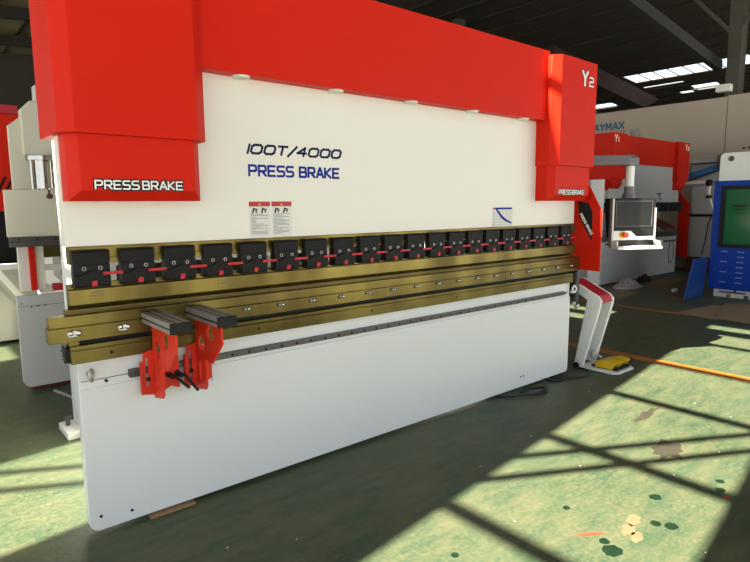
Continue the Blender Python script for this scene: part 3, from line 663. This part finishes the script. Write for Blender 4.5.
# ---------------------------------------------------------------- laser cutting cabinet and neighbours
LC = (10.6, -.8, 0); c = lambda: MB(LC)
t = thing('laser_cutter_cabinet', 'blue enclosed laser cutting cabinet with a green window and white top', 'machine', LC)
m = c(); m.box(9.78, 11.6, -2.6, .84, .0, .16); bs = m.build('plinth', 'txtw', t, bevel=.01)
for yy in (.60, .35):
    m = c(); m.cyl((9.76, yy, .0), (9.76, yy, .06), .03, n=12); m.build('levelling_foot', 'wood' if yy > .5 else 'dgrey', bs)
m = c(); m.box(9.75, 9.78, .36, .74, .08, .10); m.box(9.75, 9.78, .5, .53, .08, .2); m.build('plinth_bracket', 'dgrey', bs)
m = c(); m.plate([[(.9, .14), (.905, 1.89), (-2.6, 1.89), (-2.6, .14)], [(.745, .84), (.765, 1.79), (-.9, 1.79), (-.9, .84)]], 'x', 9.70, 9.80); m.box(9.80, 11.6, .80, .9, .14, 1.89); m.box(9.80, 11.6, -2.6, -2.5, .14, 1.89); m.box(9.8, 11.6, -2.5, .8, 1.8, 1.89); m.box(11.5, 11.6, -2.5, .8, .14, 1.8)
body = m.build('body', 'blue', t, bevel=.006)
m = c(); m.plate([[(.79, .82), (.79, 1.81), (-.92, 1.81), (-.92, .82)], [(.72, .88), (.72, 1.75), (-.86, 1.75), (-.86, .88)]], 'x', 9.685, 9.70); m.build('window_gasket', 'blackp', t)
m = c(); m.box(9.705, 9.715, -.9, .75, .85, 1.79); m.build('window_pane', 'greenglass', t)
m = c(); m.box(9.9, 11.4, -2.2, .75, .2, .95); m.build('cutting_bed', 'dgrey', t)
m = c(); m.plate([rrect(-2.5, 1.89, .85, 2.33, .07, (0, 0, 1, 1))], 'x', 9.72, 11.5); tp = m.build('top_cover', 'txtw', t, bevel=.012)
m = c(); m.cyl((9.72, .69, 2.235), (9.705, .69, 2.235), .045, n=6); m.build('hex_badge', 'dgrey', tp)
m = c(); m.box(9.700, 9.706, .42, .62, 1.47, 1.50); m.box(9.700, 9.706, .44, .6, 1.42, 1.44); m.box(9.700, 9.706, .46, .57, 1.36, 1.375); m.build('window_sticker', 'blackp', t)
m = c()
for r_ in range(7):
    for k in range(5):
        if (r_ % 2 == 0) or k > 0: m.box(9.693, 9.701, .64 - .235 * k - (.0 if r_ % 2 else 0), .64 - .235 * k + .1, .255 + .083 * r_, .268 + .083 * r_)
m.build('vent_slits', 'ventblue', body, smooth=False)
m = MB((9.5, 1.0, 0)); m.loft([[(9.02, 1.01, 0), (9.69, .99, 0), (9.69, .965, 0), (9.02, .985, 0)], [(9.25, .985, .64), (9.69, .935, .66), (9.69, .915, .66), (9.25, .965, .64)]])
tag(m.build('blue_door_panel', 'blue2', loc=(9.5, 1.0, 0), bevel=.003), 'loose blue sheet metal panel leaning against the blue cabinet', 'panel')
# grey machine by the wall
GM = (13.5, 2.2, .34); g_ = lambda: MB(GM)
t = thing('grey_cabinet', 'tall grey machine cabinet with an angled pipe arm by the partition wall', 'machine', GM)
m = g_(); m.box(13.15, 13.85, 1.78, 2.62, .342, 1.24); bd = m.build('lower_body', 'lgrey', t, bevel=.01)
m = g_(); m.box(13.12, 13.88, 1.75, 2.65, 1.24, 1.29); m.build('waist_strip', 'blackp', t)
m = g_(); m.prism([(1.80, 1.29), (2.62, 1.29), (2.62, 1.92), (2.0, 1.92)], 'x', 13.2, 13.8); m.build('upper_body', 'lgrey', t, bevel=.01)
m = g_(); m.cyl((13.05, 2.75, 1.98), (13.05, 2.24, 1.98), .04); m.build('pipe_arm', 'txtw', t)
m = g_(); m.cyl((13.05, 2.21, 1.9), (13.05, 2.21, 1.72), .035); m.build('pipe_drop', 'txtw', t)
m = g_(); m.cyl((13.05, 2.19, 1.66), (13.05, 2.06, 1.25), .022); m.build('pipe_strut', 'txtw', t)
m = g_(); m.cyl((13.05, 2.05, 1.25), (13.05, 2.05, .86), .03); m.build('handle_grip', 'txtw', t)
m = g_(); m.ball((13.05, 2.22, 1.97), .075); m.build('pipe_joint', 'blackp', t)
m = g_(); m.cyl((13.05, 2.21, 1.70), (13.05, 2.21, 1.64), .06); m.build('pipe_joint', 'blackp', t)
m = g_(); m.tube([(13.1, 2.15, 1.24), (13.1, 2.2, 1.1), (13.1, 2.24, .7), (13.1, 2.3, .4)], .012); m.build('hose', 'cable', t)
RB = (13.9, 2.6, 2.1); m = MB(RB)
t = thing('robot_arm_sign', 'blue and grey gantry arm mounted on the partition wall above the grey cabinet', 'gantry', RB)
m.box(13.96, 14.0, 2.35, 2.95, 2.05, 2.55); m.build('backing_board', 'lgrey', t)
m = MB(RB); m.obox((13.9, 3.0, 2.15), (13.9, 2.25, 2.38), .06, .12); m.build('blue_boom', 'robot', t, bevel=.01)
m = MB(RB); m.box(13.88, 13.95, 2.35, 2.95, 2.43, 2.46); m.obox((13.86, 3.0, 2.05), (13.86, 2.05, 2.36), .03, .03); m.build('frame_bar', 'dgrey', t)
m = MB(RB); m.ball((13.87, 2.28, 2.38), .1); m.box(13.85, 13.95, 2.24, 2.38, 2.42, 2.62); m.build('arm_head', 'armgrey', t)
m = MB(RB); m.ball((13.87, 1.98, 2.34), .06); m.build('arm_tip', 'armgrey', t)
# light box on the column
m = MB(); m.box(14.3, 14.492, 2.38, 2.68, 4.08, 4.24); tag(m.build('floodlight', 'txtw', bevel=.01), 'pale box floodlight at the foot of the visible column stretch above the partition', 'lamp')

# ---------------------------------------------------------------- left neighbour press brake
LQ = (1.6, 3.3, 0); l = lambda: MB(LQ)
t = thing('press_brake', 'plain white press brake partly hidden behind the left end of the large one', 'machine', LQ)
m = l(); m.plate([rrect(.135, .04, 3.6, .815, .06, (1, 1, 0, 0))], 'y', 2.66, 2.73); bd = m.build('bed', 'lgrey', t, bevel=.003)
m = l(); m.box(.14, 3.59, 2.657, 2.661, .728, .731); m.build('seam', 'dgrey', bd, smooth=False)
for x_, z_ in ((.165, .755), (.235, .722), (.285, .724), (.335, .728)):
    m = l(); m.cyl((x_, 2.66, z_), (x_, 2.655, z_), .006, n=10); m.build('plug', 'black', bd)
m = l(); m.box(.2, 3.5, 2.70, 2.78, .0, .045); m.build('plinth', 'oxred', t)
m = l(); m.box(.112, 3.6, 2.64, 2.72, 1.306, 1.685); rm = m.build('ram', 'cream', t, bevel=.003)
m = l(); m.box(.115, 3.6, 2.60, 2.66, 1.225, 1.265); m.box(.115, 3.6, 2.61, 2.66, 1.268, 1.306); rr = m.build('clamp_rail', 'dgrey', t, bevel=.003)
for i in range(12):
    m = l(); m.cyl((.18 + .13 * i, 2.61, 1.285), (.18 + .13 * i, 2.603, 1.285), .008, n=10); m.build('rail_bolt', 'black', rr)
for xa in (.19, 3.3):
    m = l(); m.prism([(2.74, .1), (4.3, .1), (4.3, 2.3), (3.35, 2.3), (3.15, 2.05), (3.15, 1.35), (3.4, 1.3), (3.4, .9), (2.74, .82)], 'x', xa + .36 if xa < 1 else xa - .2, xa + .43 if xa < 1 else xa - .13); m.build('side_frame', 'white', t, bevel=.004)
    m = l(); m.loft([[(xa - .0, 2.74, z), (xa + .42, 2.74, z), (xa + .42, 2.80, z), (xa, 2.80, z)] for z in (1.69, 2.20)]); m.loft([[(xa - .0, 2.74, 2.20), (xa + .42, 2.74, 2.20), (xa + .42, 2.80, 2.20), (xa, 2.80, 2.20)], [(xa + .10, 2.74, 2.285), (xa + .42, 2.74, 2.285), (xa + .42, 2.80, 2.285), (xa + .10, 2.80, 2.285)]]); m.box(xa + .155, xa + .42, 2.66, 2.80, 1.97, 2.40); m.loft([[(xa + .09, 2.66, 1.97), (xa + .155, 2.66, 1.97), (xa + .155, 2.8, 1.97), (xa + .09, 2.8, 1.97)], [(xa + .09, 2.66, 2.33), (xa + .155, 2.66, 2.40), (xa + .155, 2.8, 2.4), (xa + .09, 2.8, 2.33)]]); m.build('cylinder_cover', 'cream', t, bevel=.003)
    m = l(); m.box(xa - .0, xa + .19, 2.80, 2.86, .84, 1.26); m.build('guide_post', 'white', t, bevel=.003)
    m = l(); m.box(xa + .075, xa + .12, 2.76, 2.80, .845, 1.22); m.build('guide_strip', 'red', t, bevel=.003)
    m = l()
    for k in range(7): m.cyl((xa + .135 + .03 * k, 2.68 + .01 * (k % 2), 1.69), (xa + .135 + .03 * k, 2.68 + .01 * (k % 2), 1.93), .015, n=12)
    m.cyl((xa + .225, 2.72, 1.70), (xa + .225, 2.72, 1.93), .085, n=28)
    cy = m.build('cylinder', 'alusmooth', t)
    m = l(); m.cyl((xa + .225, 2.71, 1.925), (xa + .225, 2.71, 1.965), .125, n=28); m.build('flange', 'alusmooth', cy, bevel=.003)
    m = l(); m.cyl((xa + .24, 2.64, 1.69), (xa + .24, 2.64, 1.655), .008, n=10); m.ball((xa + .24, 2.63, 1.635), .026, 1, 1, .85); m.build('drain_knob', 'oxred', cy)
    m = l(); m.box(xa + .20, xa + .42, 2.68, 2.8, 2.40, 2.53); vb = m.build('valve_block', 'lgrey', t, bevel=.004)
    m = l(); m.cyl((xa + .25, 2.72, 2.53), (xa + .25, 2.72, 2.62), .03); m.build('valve_coil', 'blue2', vb)
    m = l(); m.tube([(xa + .33, 2.72, 2.53), (xa + .31, 2.72, 2.66), (xa + .33, 2.72, 2.71), (xa + .38, 2.72, 2.70)], .014); m.build('valve_hose', 'cable', vb)
m = l(); m.box(.45, 3.3, 2.75, 2.81, 1.69, 2.1); m.build('beam_cover', 'cream', t)
m = l(); m.box(.40, 3.5, 3.02, 3.10, 1.10, 1.22); m.build('back_gauge_beam', 'brass2', t, bevel=.003)
m = l(); m.box(.40, 3.5, 3.05, 3.12, .98, 1.03); m.build('gauge_rail', 'txtw', t)
m = l(); m.box(.42, .50, 2.74, 2.8, .83, .89); m.build('limit_switch', 'labelred', t, bevel=.004)
m = l(); m.prism([(.33, .82), (.43, .82), (.40, .88)], 'y', 2.75, 2.9); m.build('gauge_foot', 'cream', t)
m = MB(); m.cyl((.33, 2.53, .012), (.60, 1.45, .012), .012, n=10); tag(m.build('steel_rod', 'alu'), 'thin steel rod lying on the floor behind the large machine', 'rod')

# far left machines
FQ = (-.6, 6.1, 0); f = lambda: MB(FQ)
t = thing('far_press_brake', 'dark red machine hood with black hazard stripes far behind on the left', 'machine', FQ)
m = f(); m.box(-2.5, .74, 5.5, 5.9, 1.5, 2.66); hd = m.build('hood', 'red', t, bevel=.004)
m = f(); m.box(-2.5, .70, 5.55, 5.9, 2.67, 2.78); m.build('top_cap', 'labelred', t, bevel=.004)
m = f()
for k in range(9): m.prism([(.68 - .08 * k - .13, 1.72), (.68 - .08 * k - .10, 1.72), (.68 - .08 * k, 1.92), (.68 - .08 * k - .03, 1.92)], 'y', 5.49, 5.5)
m.build('hazard_stripes', 'black', hd, smooth=False)
m = f(); m.box(-2.5, .55, 5.6, 6.8, 0.03, 1.5); m.build('lower_frame', 'black', t)
CQ = (-.2, 5.0, 0); c2 = lambda: MB(CQ)
t = thing('cream_cabinet', 'long low cream machine cabinet behind the left press brake', 'cabinet', CQ)
m = c2(); m.box(-2.6, .9, 4.85, 5.4, .03, .80); m.build('body', 'cream', t, bevel=.004)
m = c2(); m.box(-2.6, .9, 4.83, 5.4, .80, .86); m.build('top_edge', 'lgrey', t, bevel=.004)
m = c2(); m.obox((.16, 4.62, .97), (.47, 4.62, .49), .05, .06); m.build('sloping_frame', 'white', t, bevel=.003)
m = c2(); m.obox((.10, 4.6, .88), (.42, 4.6, .42), .03, .04); m.build('sloping_frame', 'alu', t, bevel=.003)
m = c2(); m.box(.44, .50, 4.58, 4.66, .0, .5); m.build('frame_post', 'white', t, bevel=.003)
m = c2(); m.box(-.6, 1.6, 4.7, 4.78, .86, .92); m.build('cross_rail', 'txtw', t)

# ---------------------------------------------------------------- light
w = bpy.data.worlds.new('World'); S.world = w; w.use_nodes = True; nt = w.node_tree
bg = nt.nodes['Background']; bg.inputs['Color'].default_value = (.82, .92, 1., 1); bg.inputs['Strength'].default_value = 2.0
sl = bpy.data.lights.new('sun', 'SUN'); sl.energy = 34; sl.color = (1, .93, .78); sl.angle = math.radians(.35)
so = bpy.data.objects.new('sun', sl); COL.objects.link(so); so.location = (-20, 0, 20)
so.rotation_euler = Vector((SX, SY, -1)).to_track_quat('-Z', 'Y').to_euler()
# ---------------------------------------------------------------- camera
yaw, pitch, roll = -6.94718680e-01, 1.31835279e-01, -7.18361122e-03
fwd = Vector((-math.sin(yaw) * math.cos(pitch), math.cos(yaw) * math.cos(pitch), -math.sin(pitch)))
right = Vector((math.cos(yaw), math.sin(yaw), 0)); upv = right.cross(fwd)
r_ = right * math.cos(roll) + upv * math.sin(roll); u_ = -right * math.sin(roll) + upv * math.cos(roll)
cd = bpy.data.cameras.new('camera'); cam = bpy.data.objects.new('camera', cd); COL.objects.link(cam)
mt = Matrix(((r_.x, u_.x, -fwd.x), (r_.y, u_.y, -fwd.y), (r_.z, u_.z, -fwd.z))).to_4x4(); mt.translation = (-.5743, -2.7890, 1.5423)
cam.matrix_world = mt
cd.sensor_width = 36; cd.lens = 571.954 / 750 * 36; cd.clip_end = 300; cd.clip_start = .05
S.camera = cam
S.view_settings.view_transform = 'Standard'; S.view_settings.look = 'None'; S.view_settings.gamma = 1; S.view_settings.exposure = 0
S.cycles.use_denoising = True; S.cycles.max_bounces = 8; S.cycles.diffuse_bounces = 6; S.cycles.sample_clamp_indirect = 6
